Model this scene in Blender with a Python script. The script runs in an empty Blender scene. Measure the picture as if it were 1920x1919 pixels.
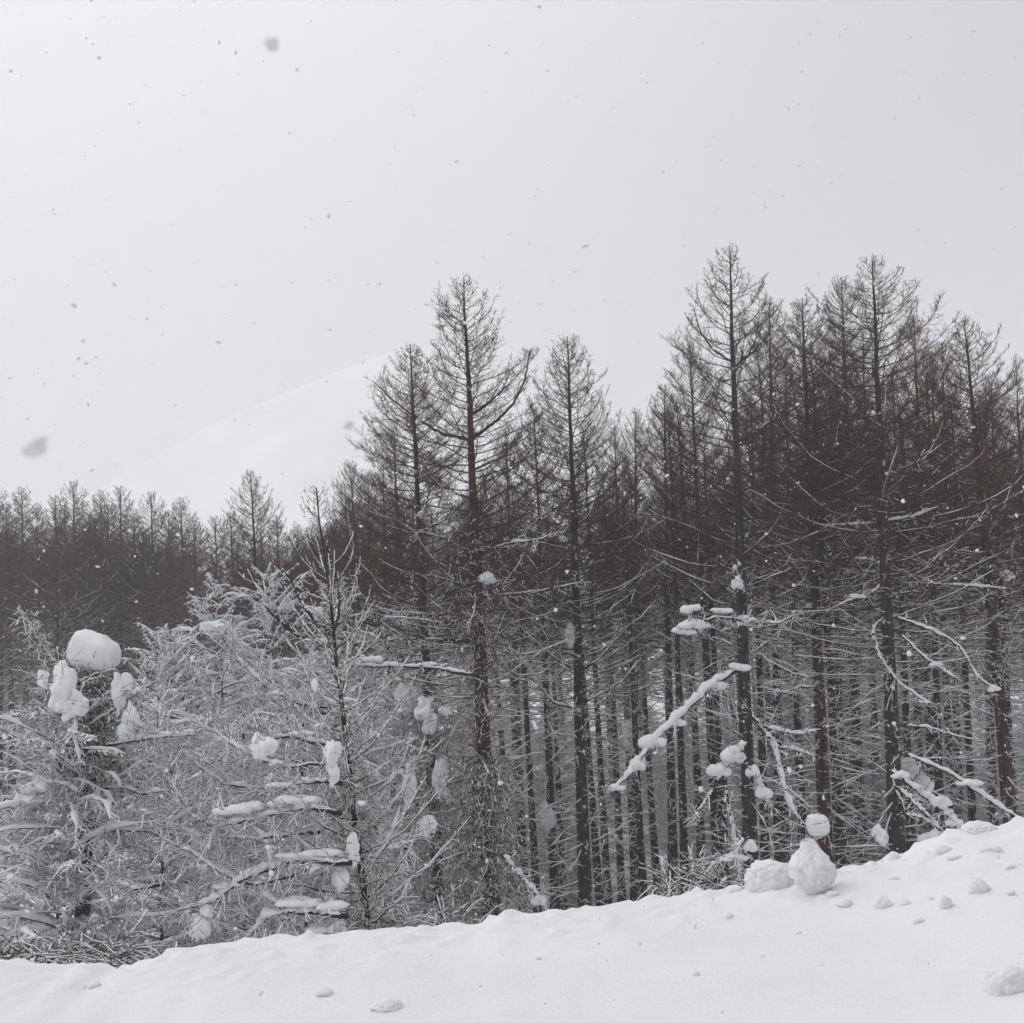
import bpy, math
import numpy as np
from mathutils import Vector, Matrix, Quaternion, noise as mnoise

# ------------------------------------------------------------------ camera
S = bpy.context.scene
COL = S.collection
F = 2300.0                       # focal length in pixels of the 1920 px wide photograph
PITCH, ROLL = math.radians(6.0), math.radians(2.6)
fw = np.array([0, math.cos(PITCH), math.sin(PITCH)])
r0_ = np.array([1.0, 0, 0]); u0_ = np.array([0, -math.sin(PITCH), math.cos(PITCH)])
rt = math.cos(ROLL) * r0_ - math.sin(ROLL) * u0_
up = math.sin(ROLL) * r0_ + math.cos(ROLL) * u0_
cd = bpy.data.cameras.new('camera'); cam = bpy.data.objects.new('camera', cd); COL.objects.link(cam)
cam.matrix_world = Matrix(((rt[0], up[0], -fw[0], 0), (rt[1], up[1], -fw[1], 0), (rt[2], up[2], -fw[2], 0), (0, 0, 0, 1)))
cd.sensor_width = 36; cd.lens = 36 * F / 1920
cd.clip_start = 0.05; cd.clip_end = 5000
cd.dof.use_dof = True; cd.dof.focus_distance = 28; cd.dof.aperture_fstop = 18   # a phone's small lens
S.camera = cam
S.cycles.volume_bounces = 3
S.cycles.max_bounces = 8

# ------------------------------------------------------------------ overcast sky, soft sun, exposure
SUN_EL, SUN_AZ = math.radians(40), math.radians(-75)      # sun veiled, high on the left
W = bpy.data.worlds.new('World'); S.world = W; W.use_nodes = True
nt = W.node_tree; nt.nodes.clear(); N = nt.nodes.new; LK = nt.links.new
wo = N('ShaderNodeOutputWorld'); bg = N('ShaderNodeBackground'); LK(bg.outputs[0], wo.inputs[0])
sky = N('ShaderNodeTexSky'); sky.sky_type = 'NISHITA'; sky.sun_disc = False
sky.sun_elevation = SUN_EL; sky.sun_rotation = SUN_AZ; sky.dust_density = 6; sky.air_density = 1.0
bg.inputs[1].default_value = 0.118
tc = N('ShaderNodeTexCoord')
dt = N('ShaderNodeVectorMath'); dt.operation = 'DOT_PRODUCT'
LK(tc.outputs['Generated'], dt.inputs[0])
sd = Vector((math.sin(SUN_AZ) * math.cos(SUN_EL), math.cos(SUN_AZ) * math.cos(SUN_EL), math.sin(SUN_EL)))
dt.inputs[1].default_value = sd
rp = N('ShaderNodeValToRGB'); rp.color_ramp.interpolation = 'B_SPLINE'
LK(dt.outputs['Value'], rp.inputs[0])
e = rp.color_ramp.elements
e[0].position = 0.0; e[0].color = (0.33, 0.336, 0.350, 1)
e[1].position = 1.0; e[1].color = (1.02, 1.01, 1.02, 1)
m1 = e.new(0.20); m1.color = (0.37, 0.377, 0.392, 1)
m2 = e.new(0.42); m2.color = (0.64, 0.652, 0.662, 1)
m3 = e.new(0.71); m3.color = (0.88, 0.882, 0.895, 1)
nz = N('ShaderNodeTexNoise'); nz.inputs['Scale'].default_value = 1.6; nz.inputs['Detail'].default_value = 2
LK(tc.outputs['Generated'], nz.inputs['Vector'])
mr = N('ShaderNodeMapRange'); mr.inputs[3].default_value = 9.3; mr.inputs[4].default_value = 10.1
LK(nz.outputs[0], mr.inputs[0])
sc = N('ShaderNodeVectorMath'); sc.operation = 'SCALE'
sx = N('ShaderNodeSeparateXYZ'); LK(tc.outputs['Generated'], sx.inputs[0])      # an overcast sky is brighter overhead than at the horizon
zr = N('ShaderNodeMapRange'); zr.inputs[1].default_value = 0; zr.inputs[2].default_value = 1; zr.inputs[3].default_value = .74; zr.inputs[4].default_value = 1.5
LK(sx.outputs[2], zr.inputs[0]); ml = N('ShaderNodeMath'); ml.operation = 'MULTIPLY'; LK(zr.outputs[0], ml.inputs[0]); LK(mr.outputs[0], ml.inputs[1])
LK(rp.outputs[0], sc.inputs[0]); LK(ml.outputs[0], sc.inputs['Scale'])
mx = N('ShaderNodeMix'); mx.data_type = 'RGBA'; mx.inputs[0].default_value = 0.95   # cloud deck over the clear sky
LK(sky.outputs[0], mx.inputs[6]); LK(sc.outputs[0], mx.inputs[7]); LK(mx.outputs[2], bg.inputs[0])
ld = bpy.data.lights.new('sun', 'SUN'); lo = bpy.data.objects.new('sun', ld); COL.objects.link(lo)
ld.energy = 0.8; ld.angle = math.radians(40); ld.color = (1, 0.98, 0.96)
lo.rotation_euler = (-sd).to_track_quat('-Z', 'Y').to_euler()
S.view_settings.view_transform = 'Standard'; S.view_settings.look = 'None'
S.view_settings.gamma = 1; S.view_settings.use_curve_mapping = False
S.view_settings.exposure = 0.0

# ------------------------------------------------------------------ helpers
def at(px, py, D):
    """the point D metres away (along world Y) seen at pixel px, py of the photograph"""
    d = fw + (px - 960) / F * rt - (py - 959.5) / F * up
    return d * (D / d[1])

def ray(px, py):
    d = fw + (px - 960) / F * rt - (py - 959.5) / F * up
    return d / np.linalg.norm(d)

def tag(o, label=None, cat=None, group=None, kind=None):
    if label: o['label'] = label
    if cat: o['category'] = cat
    if group: o['group'] = group
    if kind: o['kind'] = kind
    return o

def vnoise(p, s, seed=0.0):
    return mnoise.noise(Vector((p[0] * s + seed, p[1] * s + seed * 1.7, p[2] * s - seed)))

class MB:
    """collects numpy geometry, builds ONE mesh"""
    def __init__(s): s.v = []; s.f = []; s.m = []; s.n = 0; s.sm = []
    def add(s, v, f, mat=0, smooth=True):
        v = np.asarray(v, float).reshape(-1, 3); f = np.asarray(f, int)
        if f.shape[-1] == 3: f = np.concatenate([f, -np.ones((len(f), 1), int) - s.n], 1)   # -1 marks a triangle
        s.v.append(v); s.f.append(f + s.n)
        s.m.append(np.broadcast_to(mat, (len(f),)).astype(int)); s.sm.append(np.full(len(f), smooth))
        s.n += len(v)
    def mesh(s, name, mats):
        me = bpy.data.meshes.new(name)
        v = np.concatenate(s.v); f = np.concatenate(s.f); m = np.concatenate(s.m); sm = np.concatenate(s.sm)
        tri = f[:, 3] < 0
        cnt = np.where(tri, 3, 4); st = np.concatenate([[0], np.cumsum(cnt)[:-1]])
        mask = np.ones_like(f, bool); mask[tri, 3] = False
        me.vertices.add(len(v)); me.vertices.foreach_set('co', v.astype(np.float32).ravel())
        me.loops.add(int(cnt.sum())); me.loops.foreach_set('vertex_index', f[mask].astype(np.int32))
        me.polygons.add(len(f)); me.polygons.foreach_set('loop_start', st.astype(np.int32))
        me.polygons.foreach_set('material_index', m.astype(np.int32))
        me.polygons.foreach_set('use_smooth', sm)
        for k in mats: me.materials.append(k)
        me.update(calc_edges=True)
        return me
    def obj(s, name, mats, parent=None, inv=None):
        o = bpy.data.objects.new(name, s.mesh(name, mats)); COL.objects.link(o)
        if parent is not None:
            o.parent = parent
            if inv is not None: o.matrix_parent_inverse = inv
        return o

def nrm(a): return a / np.maximum(np.linalg.norm(a, axis=-1, keepdims=True), 1e-9)

def prisms(mb, p0, p1, r0, r1, mat=0, lift=0.0, w=1.0, h=1.0):
    """one three-sided prism per twig segment, flat side up"""
    d = nrm(p1 - p0)
    ref = np.zeros_like(d); ref[:, 2] = 1; v = np.abs(d[:, 2]) > .95; ref[v] = (1, 0, 0)
    sd_ = nrm(np.cross(d, ref)); u = np.cross(sd_, d)
    o = []
    for p, r in ((p0, r0), (p1, r1)):
        r = np.broadcast_to(r, (len(p),))[:, None]
        c = p + u * (r * lift)
        o += [c + sd_ * r * .95 * w + u * r * .55 * h, c - sd_ * r * .95 * w + u * r * .55 * h, c - u * r * h]
    V = np.stack(o, 1); n = len(p0); b = (np.arange(n) * 6)[:, None]
    Fq = np.concatenate([b + np.array([0, 1, 4, 3]), b + np.array([1, 2, 5, 4]), b + np.array([2, 0, 3, 5])])
    mb.add(V.reshape(-1, 3), Fq, mat, False)

def tubes(mb, P, R, sides=6, mat=0, off=0.0, w=1.0, h=1.0, vert=False):
    """batch of connected tubes: P (B,K,3), R (B,K)"""
    P = np.asarray(P, float); R = np.asarray(R, float)
    B, K, _ = P.shape
    T = np.empty_like(P); T[:, 1:-1] = P[:, 2:] - P[:, :-2]; T[:, 0] = P[:, 1] - P[:, 0]; T[:, -1] = P[:, -1] - P[:, -2]
    T = nrm(T)
    ref = np.zeros((B, 1, 3)); ref[..., 2] = 1
    vv = (np.abs(T[:, :, 2]).mean(1) > .85) | vert
    ref[vv] = (0, 1, 0)
    s_ = nrm(np.cross(T, np.broadcast_to(ref, T.shape))); u = np.cross(s_, T)
    C = P + (np.array([0, 0, 1.0]) * (R * off)[..., None])
    a = np.arange(sides) / sides * 2 * np.pi
    V = C[:, :, None] + R[:, :, None, None] * (np.cos(a)[:, None] * s_[:, :, None] * w + np.sin(a)[:, None] * u[:, :, None] * h)
    idx = np.arange(B * K * sides).reshape(B, K, sides)
    i0 = idx[:, :-1]; i1 = idx[:, 1:]
    Q = np.stack([i0, np.roll(i0, -1, 2), np.roll(i1, -1, 2), i1], -1).reshape(-1, 4)
    caps = []
    if sides >= 5:
        for ring, flip in ((idx[:, 0], 1), (idx[:, -1], 0)):
            for j in range(1, sides - 1):
                t = np.stack([ring[:, 0], ring[:, j], ring[:, j + 1], ring[:, 0]], -1)
                caps.append(t)
    mb.add(V.reshape(-1, 3), Q, mat, True)
    if caps:                                                    # end caps as triangles on the same vertices
        c = np.concatenate(caps)[:, :3]; base = mb.n - B * K * sides
        f = np.concatenate([c + base, np.full((len(c), 1), -1)], 1)
        mb.f.append(f); mb.m.append(np.full(len(f), mat)); mb.sm.append(np.full(len(f), False))

# unit icospheres as arrays
def ico(sub):
    import bmesh
    bm = bmesh.new(); bmesh.ops.create_icosphere(bm, subdivisions=sub, radius=1)
    v = np.array([x.co[:] for x in bm.verts]); f = np.array([[l.index for l in g.verts] for g in bm.faces]); bm.free()
    return v, f
ICO = {k: ico(k) for k in (1, 2, 3, 4, 5)}

def blobs(mb, C, Sz, rng, sub=2, amp=.22, mat=0):
    """many small lumps of snow joined into the same mesh"""
    v, f = ICO[sub]
    for c, s in zip(C, Sz):
        k = v @ rng.normal(0, 1.6, (3, 3)); n = 1 + amp * (np.sin(k[:, 0]) + np.sin(k[:, 1]) * .7)
        x = v * n[:, None] * np.asarray(s) + c
        mb.add(x, f, mat)

# ------------------------------------------------------------------ materials
def principled(name, rough=.9):
    m = bpy.data.materials.new(name); m.use_nodes = True
    b = m.node_tree.nodes['Principled BSDF']; b.inputs['Roughness'].default_value = rough
    b.inputs['Specular IOR Level'].default_value = .25
    return m, m.node_tree, b

def noise_mat(name, c0, c1, scale, rough=.9, bump=0.0, bscale=None, stretch=None, dist=.01, snow=None, obj_var=0.0):
    m, t, b = principled(name, rough); N = t.nodes.new; L = t.links.new
    tc = N('ShaderNodeTexCoord'); mp = N('ShaderNodeMapping'); L(tc.outputs['Object'], mp.inputs[0])
    if stretch: mp.inputs['Scale'].default_value = stretch
    n = N('ShaderNodeTexNoise'); n.inputs['Scale'].default_value = scale; n.inputs['Detail'].default_value = 4
    L(mp.outputs[0], n.inputs['Vector'])
    r = N('ShaderNodeValToRGB'); L(n.outputs[0], r.inputs[0])
    r.color_ramp.elements[0].position = .35; r.color_ramp.elements[0].color = (*c0, 1)
    r.color_ramp.elements[1].position = .65; r.color_ramp.elements[1].color = (*c1, 1)
    out = r.outputs[0]
    if snow:                                                     # snow plastered on the bark by the wind
        n2 = N('ShaderNodeTexNoise'); n2.inputs['Scale'].default_value = snow[0]; n2.inputs['Detail'].default_value = 5
        L(tc.outputs['Object'], n2.inputs['Vector'])
        r2 = N('ShaderNodeMapRange'); r2.inputs[1].default_value = snow[1]; r2.inputs[2].default_value = snow[1] + .05
        L(n2.outputs[0], r2.inputs[0])
        mx = N('ShaderNodeMix'); mx.data_type = 'RGBA'; L(r2.outputs[0], mx.inputs[0]); L(out, mx.inputs[6])
        mx.inputs[7].default_value = (.8, .81, .83, 1); out = mx.outputs[2]
    L(out, b.inputs['Base Color'])
    if bump:
        bp = N('ShaderNodeBump'); bp.inputs['Strength'].default_value = bump; bp.inputs['Distance'].default_value = dist
        n3 = N('ShaderNodeTexNoise'); n3.inputs['Scale'].default_value = bscale or scale; n3.inputs['Detail'].default_value = 6
        L(mp.outputs[0], n3.inputs['Vector']); L(n3.outputs[0], bp.inputs['Height']); L(bp.outputs[0], b.inputs['Normal'])
    return m

M = {
 'bark': noise_mat('larch_bark', (.020, .016, .015), (.062, .050, .045), 9, .95, .9, 14, (1, 1, .25), .03, snow=(5.5, .64)),
 'bark_snow': noise_mat('snow_plastered_bark', (.045, .038, .036), (.10, .085, .078), 9, .95, .9, 14, (1, 1, .25), .03, snow=(3.5, .49)),
 'bark_red': noise_mat('red_larch_bark', (.028, .016, .013), (.090, .050, .040), 9, .95, .9, 14, (1, 1, .25), .03, snow=(6, .66)),
 'limb': noise_mat('dark_limb', (.022, .016, .014), (.055, .040, .034), 3, .95),
 'twig': noise_mat('twig', (.060, .034, .026), (.105, .062, .048), 1.2, .95),
 'twig_red': noise_mat('reddish_twig', (.075, .036, .027), (.13, .066, .052), 1.0, .95),
 'twig_grey': noise_mat('grey_twig', (.045, .040, .038), (.085, .074, .068), 1.5, .95),
 'snow': noise_mat('clinging_snow', (.80, .81, .83), (.86, .87, .885), 6, .8, .35, 22, None, .02),
 'bank': noise_mat('bank_snow', (.75, .750, .765), (.80, .800, .812), 1.3, .75, .55, 55, None, .012),
 'hill': noise_mat('mountain_snow', (.80, .81, .81), (.96, .965, .965), .02, .9),
 'flake': noise_mat('flake_snow', (.8, .8, .82), (.85, .85, .87), 5, .9),
}

for k in ('bank',):
    b = M[k].node_tree.nodes['Principled BSDF']; b.inputs['Subsurface Weight'].default_value = .5
    b.inputs['Subsurface Radius'].default_value = (1, .95, .9); b.inputs['Subsurface Scale'].default_value = .03

# ------------------------------------------------------------------ terrain
YC = 7.0
crest_px = np.array([(-400, 1835), (0, 1800), (30, 1802), (75, 1811), (130, 1818), (150, 1808), (175, 1806), (205, 1822), (240, 1813),
    (270, 1804), (300, 1797), (330, 1784), (400, 1772), (450, 1765), (560, 1758), (640, 1755), (700, 1747), (800, 1742), (900, 1735),
    (930, 1722), (1000, 1715), (1060, 1708), (1150, 1695), (1250, 1684), (1330, 1673), (1400, 1667), (1480, 1655), (1560, 1636),
    (1640, 1620), (1700, 1603), (1725, 1590), (1745, 1578), (1800, 1564), (1850, 1560), (1920, 1539), (2300, 1480)], float)
_c = np.array([at(a, b, YC) for a, b in crest_px])
def crest(x): return np.interp(x, _c[:, 0], _c[:, 2])
def crest_soft(x): return sum(crest(x + k) for k in (-.6, -.3, 0, .3, .6)) / 5
def sstep(a, b, x):
    t = np.clip((x - a) / (b - a), 0, 1); return t * t * (3 - 2 * t)
def floor_z(x, y):
    return -7.6 - 1.0 * sstep(14, 30, y) + 1.6 * sstep(40, 90, y) + .35 * np.sin(x * .11 + 1) * np.sin(y * .13) + 6 * sstep(150, 500, y)
def ground_z(x, y):
    x = np.asarray(x, float); y = np.asarray(y, float)
    yc = YC + .35 * np.sin(x * .9 + .5) * 0
    s = y - yc
    k = np.exp(-(s / .45) ** 2)
    near = crest(x) * k + crest_soft(x) * (1 - k) - .10 * (1 - np.exp(-(s / 1.0) ** 2)) - .035 * np.clip(-s, 0, 4)
    drop = np.where(s > 0, .62 * (np.sqrt(s * s + .16) - .4) + .08 * s, 0)
    z = near - drop
    fl = floor_z(x, y)
    # smooth max with the forest floor behind the bank
    zb = np.maximum(z, fl) + .25 * np.exp(-np.abs(z - fl) / .8)
    return np.where(s > 1, zb, z)
def gz(x, y): return float(ground_z(np.array(x), np.array(y)))
def hit(px, py):
    d = ray(px, py); t = 2.0
    while t < 200:
        p = d * t
        if p[2] < gz(p[0], p[1]): return p
        t += .01
    return d * 7

xs = np.concatenate([-np.geomspace(1200, 5.2, 60), np.linspace(-5, 5, 240), np.geomspace(5.2, 1200, 60)])
ys = np.concatenate([np.linspace(-60, 1.8, 16), np.linspace(2.2, 6.2, 70), np.linspace(6.23, 7.9, 75), np.linspace(8, 16, 30), np.geomspace(16.6, 1600, 95)])
X, Y = np.meshgrid(xs, ys); Z = ground_z(X, Y)
near = (np.abs(X) < 6) & (Y < 10) & (Y > 1)
nzv = np.zeros_like(Z)
for i, j in zip(*np.nonzero(near)):
    x, y = X[i, j], Y[i, j]
    c = math.exp(-((y - YC) / .55) ** 2)
    n1 = mnoise.noise(Vector((x * .7, y * .5, 1.3))); n2 = mnoise.noise(Vector((x * 3.1, y * 2.2, 5.1)))
    n3 = mnoise.noise(Vector((x * 11, y * 9, 2.1))); n4 = mnoise.noise(Vector((x * 24, y * 20, 7.7)))
    lump = max(0, n3 - .12) ** 1.2
    nzv[i, j] = .016 * n1 + .004 * n2 + (.002 + .009 * c) * n3 + (.0012 + .006 * c) * n4 + .06 * c * lump
far = ~near
nzv[far] = .12 * np.sin(X[far] * 1.3 + 2 * np.sin(Y[far] * .7)) * np.sin(Y[far] * .9) * (Y[far] > 12)
Z = Z + nzv
mb = MB(); ny, nx = X.shape; ii = np.arange(ny * nx).reshape(ny, nx)
mb.add(np.stack([X, Y, Z], -1).reshape(-1, 3), np.stack([ii[:-1, :-1], ii[:-1, 1:], ii[1:, 1:], ii[1:, :-1]], -1).reshape(-1, 4))
tag(mb.obj('ground', [M['bank']]), 'smooth snow bank rising to the right with lumpy ploughed edge', kind='structure')

# mountain in the snowfall: ridge line at MD metres, shoulders nearer
MD = 960.0
ridge = np.array([(-900, 1190), (-300, 1120), (60, 960), (180, 915), (250, 872), (330, 827), (390, 792), (450, 765), (520, 735), (600, 702), (680, 668),
                  (740, 648), (820, 640), (900, 660), (1050, 720), (1250, 790), (1600, 880), (2100, 960), (3000, 1100)], float)
uu = np.linspace(-600, 2700, 150); vvv = np.linspace(0, 1.5, 50)
V = []
for u in uu:
    top = at(u, np.interp(u, ridge[:, 0], ridge[:, 1]), MD)
    for v in vvv:
        y = MD - 380 + 380 * v; k = 1 - abs(v - 1) if v < 1 else 1 - (v - 1) * 1.4
        x = top[0] * (.62 + .38 * v)
        s = k ** 1.15 if v <= 1 else k
        z = -12 + (top[2] + 12) * s
        n = mnoise.noise(Vector((x * .011, y * .008, 3))) * 22 + mnoise.noise(Vector((x * .04, y * .02, 9))) * 7
        z += n * math.sin(min(v, 1) * math.pi)
        V.append((x, y, z))
mb = MB(); ii = np.arange(len(V)).reshape(len(uu), len(vvv))
mb.add(V, np.stack([ii[:-1, :-1], ii[1:, :-1], ii[1:, 1:], ii[:-1, 1:]], -1).reshape(-1, 4))
tag(mb.obj('mountain', [M['hill']]), 'snow covered mountain slope fading into the snowfall', kind='structure')

# ------------------------------------------------------------------ the larch generator
def larch(H=18., r0=.17, seed=1, crown=.45, lmax=2.3, shape=.75, nb=130, e_top=35, e_bot=5, curve=45, tw=9., tl=.5,
          ter=3, dead=60, dl=1.5, snow0=.7, snow_h=(.25, .62), rt_=.0042, droop=-.05, dsn=.7, clump=0, sides=9, jit=6, lvar=(.80, 1.06), sth=.0035):
    """three MB: trunk, crown (twigs) and snow, in the tree's own space with the base at the origin"""
    g = np.random.default_rng(seed); tr = MB(); cr = MB(); sn = MB()
    # trunk
    K = 44; t = np.linspace(0, 1, K)
    wob = np.cumsum(g.normal(0, .006 if crown < .9 else .03, (K, 2)), 0) * (t[:, None]) * 1.5
    tp = np.stack([wob[:, 0], wob[:, 1], t * H], 1)
    rad = r0 * (1 - t) ** .85 * (1 + .25 * np.exp(-t * 25)) + .008
    tubes(tr, tp[None], (rad * (1 + g.normal(0, .03, K)))[None], sides, 0, vert=True)
    def trunk_at(h):
        return np.stack([np.interp(h, tp[:, 2], tp[:, 0]), np.interp(h, tp[:, 2], tp[:, 1]), h], -1)
    def cov_at(z):       # how much snow lies at this height
        return snow0 * (1 - sstep(snow_h[0], snow_h[1], z / H))
    def limbs(n, hs, L, e0, cv, kind):
        az = np.arange(n) * 2.399 + g.uniform(-.5, .5, n)
        K = 8; P = np.empty((n, K, 3)); P[:, 0] = trunk_at(hs)
        el = np.radians(e0); a = az.copy()
        step = L / (K - 1)
        for k in range(1, K):
            s = k / (K - 1)
            ee = el + np.radians(cv) * s ** 1.2 + g.normal(0, .09, n); a = a + g.normal(0, .09 + jit * .006, n)
            P[:, k] = P[:, k - 1] + step[:, None] * np.stack([np.cos(a) * np.cos(ee), np.sin(a) * np.cos(ee), np.sin(ee)], -1)
        base = .004 + L * (.0060 if kind else .0048)
        R = base[:, None] * (1 - np.linspace(0, 1, K)[None] * .85)
        tubes(cr, P, R, 4, 1)
        return P, R
    def twigs(P, L, dens, tlen, nter, dr):
        n, K, _ = P.shape
        cnt = np.maximum(2, (L * dens * (1.25 - .8 * sstep(.66, .42, P[:, 0, 2] / H) * (crown < .9))).astype(int)); b = np.repeat(np.arange(n), cnt); m = len(b)
        s = g.uniform(.12, 1, m) ** .85; f = s * (K - 1); k = np.minimum(f.astype(int), K - 2); fr = (f - k)[:, None]
        p = P[b, k] * (1 - fr) + P[b, k + 1] * fr; d = nrm(P[b, k + 1] - P[b, k])
        side = nrm(np.cross(d, [0, 0, 1.])) * np.where(g.random(m) < .5, -1, 1)[:, None]
        th = g.uniform(.5, 1.15, m)[:, None]
        dd = nrm(np.cos(th) * d + np.sin(th) * side + np.stack([g.normal(0, .2, m), g.normal(0, .2, m), g.normal(dr, .33, m) + .28 * sstep(.62, .85, p[:, 2] / H) * (crown < .9)], -1))
        l = tlen * g.uniform(.35, 1.1, m) * (1.12 - .75 * s) * np.clip(L[b] / 1.6, .35, 1.25)
        q = p + dd * (l * .5)[:, None]
        d2 = nrm(dd + np.stack([g.normal(0, .22, m), g.normal(0, .22, m), g.normal(.18 + dr * .8, .25, m)], -1)); e_ = q + d2 * (l * .5)[:, None]
        A = [p, q]; B = [q, e_]; ra = [np.full(m, rt_ * 1.35), np.full(m, rt_)]; rb = [np.full(m, rt_), np.full(m, rt_ * .6)]
        if nter:
            o = np.repeat(np.arange(m), nter); mm = len(o); w = g.uniform(.15, 1, mm)[:, None]
            pp = np.where(w < .5, p[o] + (q - p)[o] * w * 2, q[o] + (e_ - q)[o] * (w * 2 - 1))
            d3 = nrm(dd[o] * .7 + g.normal(0, .6, (mm, 3)) + np.array([0, 0, .05 + dr]))
            ll = (l[o] * g.uniform(.2, .55, mm))[:, None]
            A.append(pp); B.append(pp + d3 * ll); ra.append(np.full(mm, rt_ * .8)); rb.append(np.full(mm, rt_ * .5))
        A = np.concatenate(A); B = np.concatenate(B); ra = np.concatenate(ra); rb = np.concatenate(rb)
        prisms(cr, A, B, ra, rb, 0)
        c = cov_at(A[:, 2]) ** (2.6 if crown < .9 else 1) * (1 - .6 * np.abs(nrm(B - A)[:, 2]))
        w = g.random(len(A)) < c
        if w.any():
            prisms(sn, A[w], B[w], ra[w] * 1.9 + sth, rb[w] * 2.0 + sth, 0, lift=.9, h=.8)
    def load(P, L, amt):
        c = cov_at(P[:, 0, 2]); w = g.random(len(P)) < c * 1.9
        if not w.any(): return
        Q = P[w]; n, K, _ = Q.shape
        env = np.sin(np.linspace(.12, 1, K) * np.pi * .98) ** .6
        r = (.007 + (.016 if crown < .9 else .052) * amt * c[w])[:, None] * env[None] * g.uniform(.35, 1.6, (n, K)) * np.where(g.random((n, K)) < .22, .25, 1) * np.clip(L[w] / 1.8, .4, 1.2)[:, None] + .003
        tubes(sn, Q, r, 5, 0, off=.75, h=.8)
    n = nb
    tt = np.linspace(0, 1, n) ** 1.15                                 # 0 top .. 1 crown base
    hs = H * (1 - .012) - tt * H * crown + g.uniform(-.05, .05, n); hs = np.minimum(hs, H * .985)
    L = lmax * np.clip((tt + .02), 0, 1) ** shape * g.uniform(*lvar, n); L = np.minimum(L, (H - hs) * .72 + .10 + .12 * g.random(n)) if crown < .9 else L
    big = g.random(n) < .06; L[big] *= 1.18
    if crown < .9: L *= 1 - .42 * sstep(.62, 1, tt)
    e0 = e_top + (e_bot - e_top) * tt ** .7 + g.normal(0, jit, n); cv = curve * g.uniform(.6, 1.3, n) * (1 - .45 * tt)
    P, R = limbs(n, hs, L, e0, cv, 1)
    twigs(P, L, tw, tl, ter, droop); load(P, L, .8)
    # the bare top shoot
    if dead:
        n = dead; tt = np.linspace(0, 1, n); top = H * (1 - crown); hs = top - tt * top * .9 + g.uniform(-.1, .1, n)
        L2 = dl * g.uniform(.35, 1.25, n); e0 = g.normal(2, 16, n); cv = g.normal(5, 22, n)
        P, R = limbs(n, hs, L2, e0, cv, 0)
        twigs(P, L2, tw * dsn, tl * .9, max(1, ter - 1), droop - .08); load(P, L2, 1.1)
        w = g.random(n) < min(1, clump / n)
        if w.any():
            C = P[w, 3] + [0, 0, .05]; m = len(C)
            blobs(sn, C, np.stack([g.uniform(.08, .2, m), g.uniform(.08, .2, m), g.uniform(.06, .14, m)], -1), g, 2)
    return tr, cr, sn

def proto(bark, twig, **k):
    tr, cr, sn = larch(**k)
    H = k.get('H', 18.)
    return dict(H=H, trunk=tr.mesh('trunk', [M[bark]]), crown=cr.mesh('crown', [M[twig], M['limb']]), snow=sn.mesh('branch_snow', [M['snow']]) if sn.v else None)

def plant(pr, name, base, top, label, group=None, az=0.0, wide=1.0, cat='tree'):
    """stand prototype pr with its foot at base and its tip at top"""
    base = Vector(base); top = Vector(top); d = top - base; s = d.length / pr['H']
    q = Vector((0, 0, 1)).rotation_difference(d.normalized()) @ Quaternion((0, 0, 1), az)
    o = bpy.data.objects.new(name, None); COL.objects.link(o)
    o.rotation_mode = 'QUATERNION'; o.location = base; o.rotation_quaternion = q; o.scale = (s * wide, s * wide, s)
    o.empty_display_size = .5
    tag(o, label, cat, group)
    for nm, key in (('trunk', 'trunk'), ('crown', 'crown'), ('branch_snow', 'snow')):
        if pr[key]:
            c = bpy.data.objects.new(nm, pr[key]); COL.objects.link(c); c.parent = o
            if key == 'snow': c['kind'] = 'stuff'
    o['_s'] = 1.0; del o['_s']
    inv = Matrix.LocRotScale(base, q, Vector((s * wide, s * wide, s))).inverted()
    return o, inv

def line_tree(pr, name, xt, yt, xb, yb, D, label, group=None, az=0.0, wide=1.0, Db=None):
    T = at(xt, yt, D); Bp = at(xb, yb, Db or D); d = Bp - T
    z = gz(Bp[0], Bp[1]); k = (z - .1 - T[2]) / d[2]
    return plant(pr, name, T + d * k, T, label, group, az, wide)

P_ = {}
P_['a'] = proto('bark_red', 'twig', H=18, r0=.215, seed=11, crown=.56, lmax=3.9, shape=.62, nb=140, e_top=34, e_bot=-5, curve=52, tw=12, tl=.55, ter=4, dead=130, dl=1.4, snow_h=(.36, .78), droop=-.04, rt_=.0037)
P_['b'] = proto('bark', 'twig', H=18, r0=.18, seed=21, crown=.56, lmax=3.9, shape=.62, nb=185, e_top=34, e_bot=-5, curve=56, tw=12, tl=.52, ter=4, dead=145, dl=1.4, snow_h=(.34, .80), rt_=.0035)
P_['c'] = proto('bark', 'twig', H=18, r0=.18, seed=31, crown=.54, lmax=3.5, shape=.56, nb=190, e_top=34, e_bot=-2, curve=60, tw=12, tl=.50, ter=4, dead=145, dl=1.3, snow_h=(.34, .78), rt_=.0035)
P_['d'] = proto('bark', 'twig', H=18.5, r0=.20, seed=41, crown=.50, lmax=3.7, shape=.64, nb=115, e_top=34, e_bot=0, curve=54, tw=12, tl=.52, ter=4, dead=145, dl=1.5, snow_h=(.3, .72), rt_=.0037)
P_['e'] = proto('bark', 'twig_red', H=18.5, r0=.21, seed=51, crown=.56, lmax=4.3, shape=.50, nb=185, e_top=24, e_bot=-8, curve=54, tw=10.5, tl=.52, ter=4, dead=145, dl=1.5, snow_h=(.34, .86), rt_=.0037)
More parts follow.
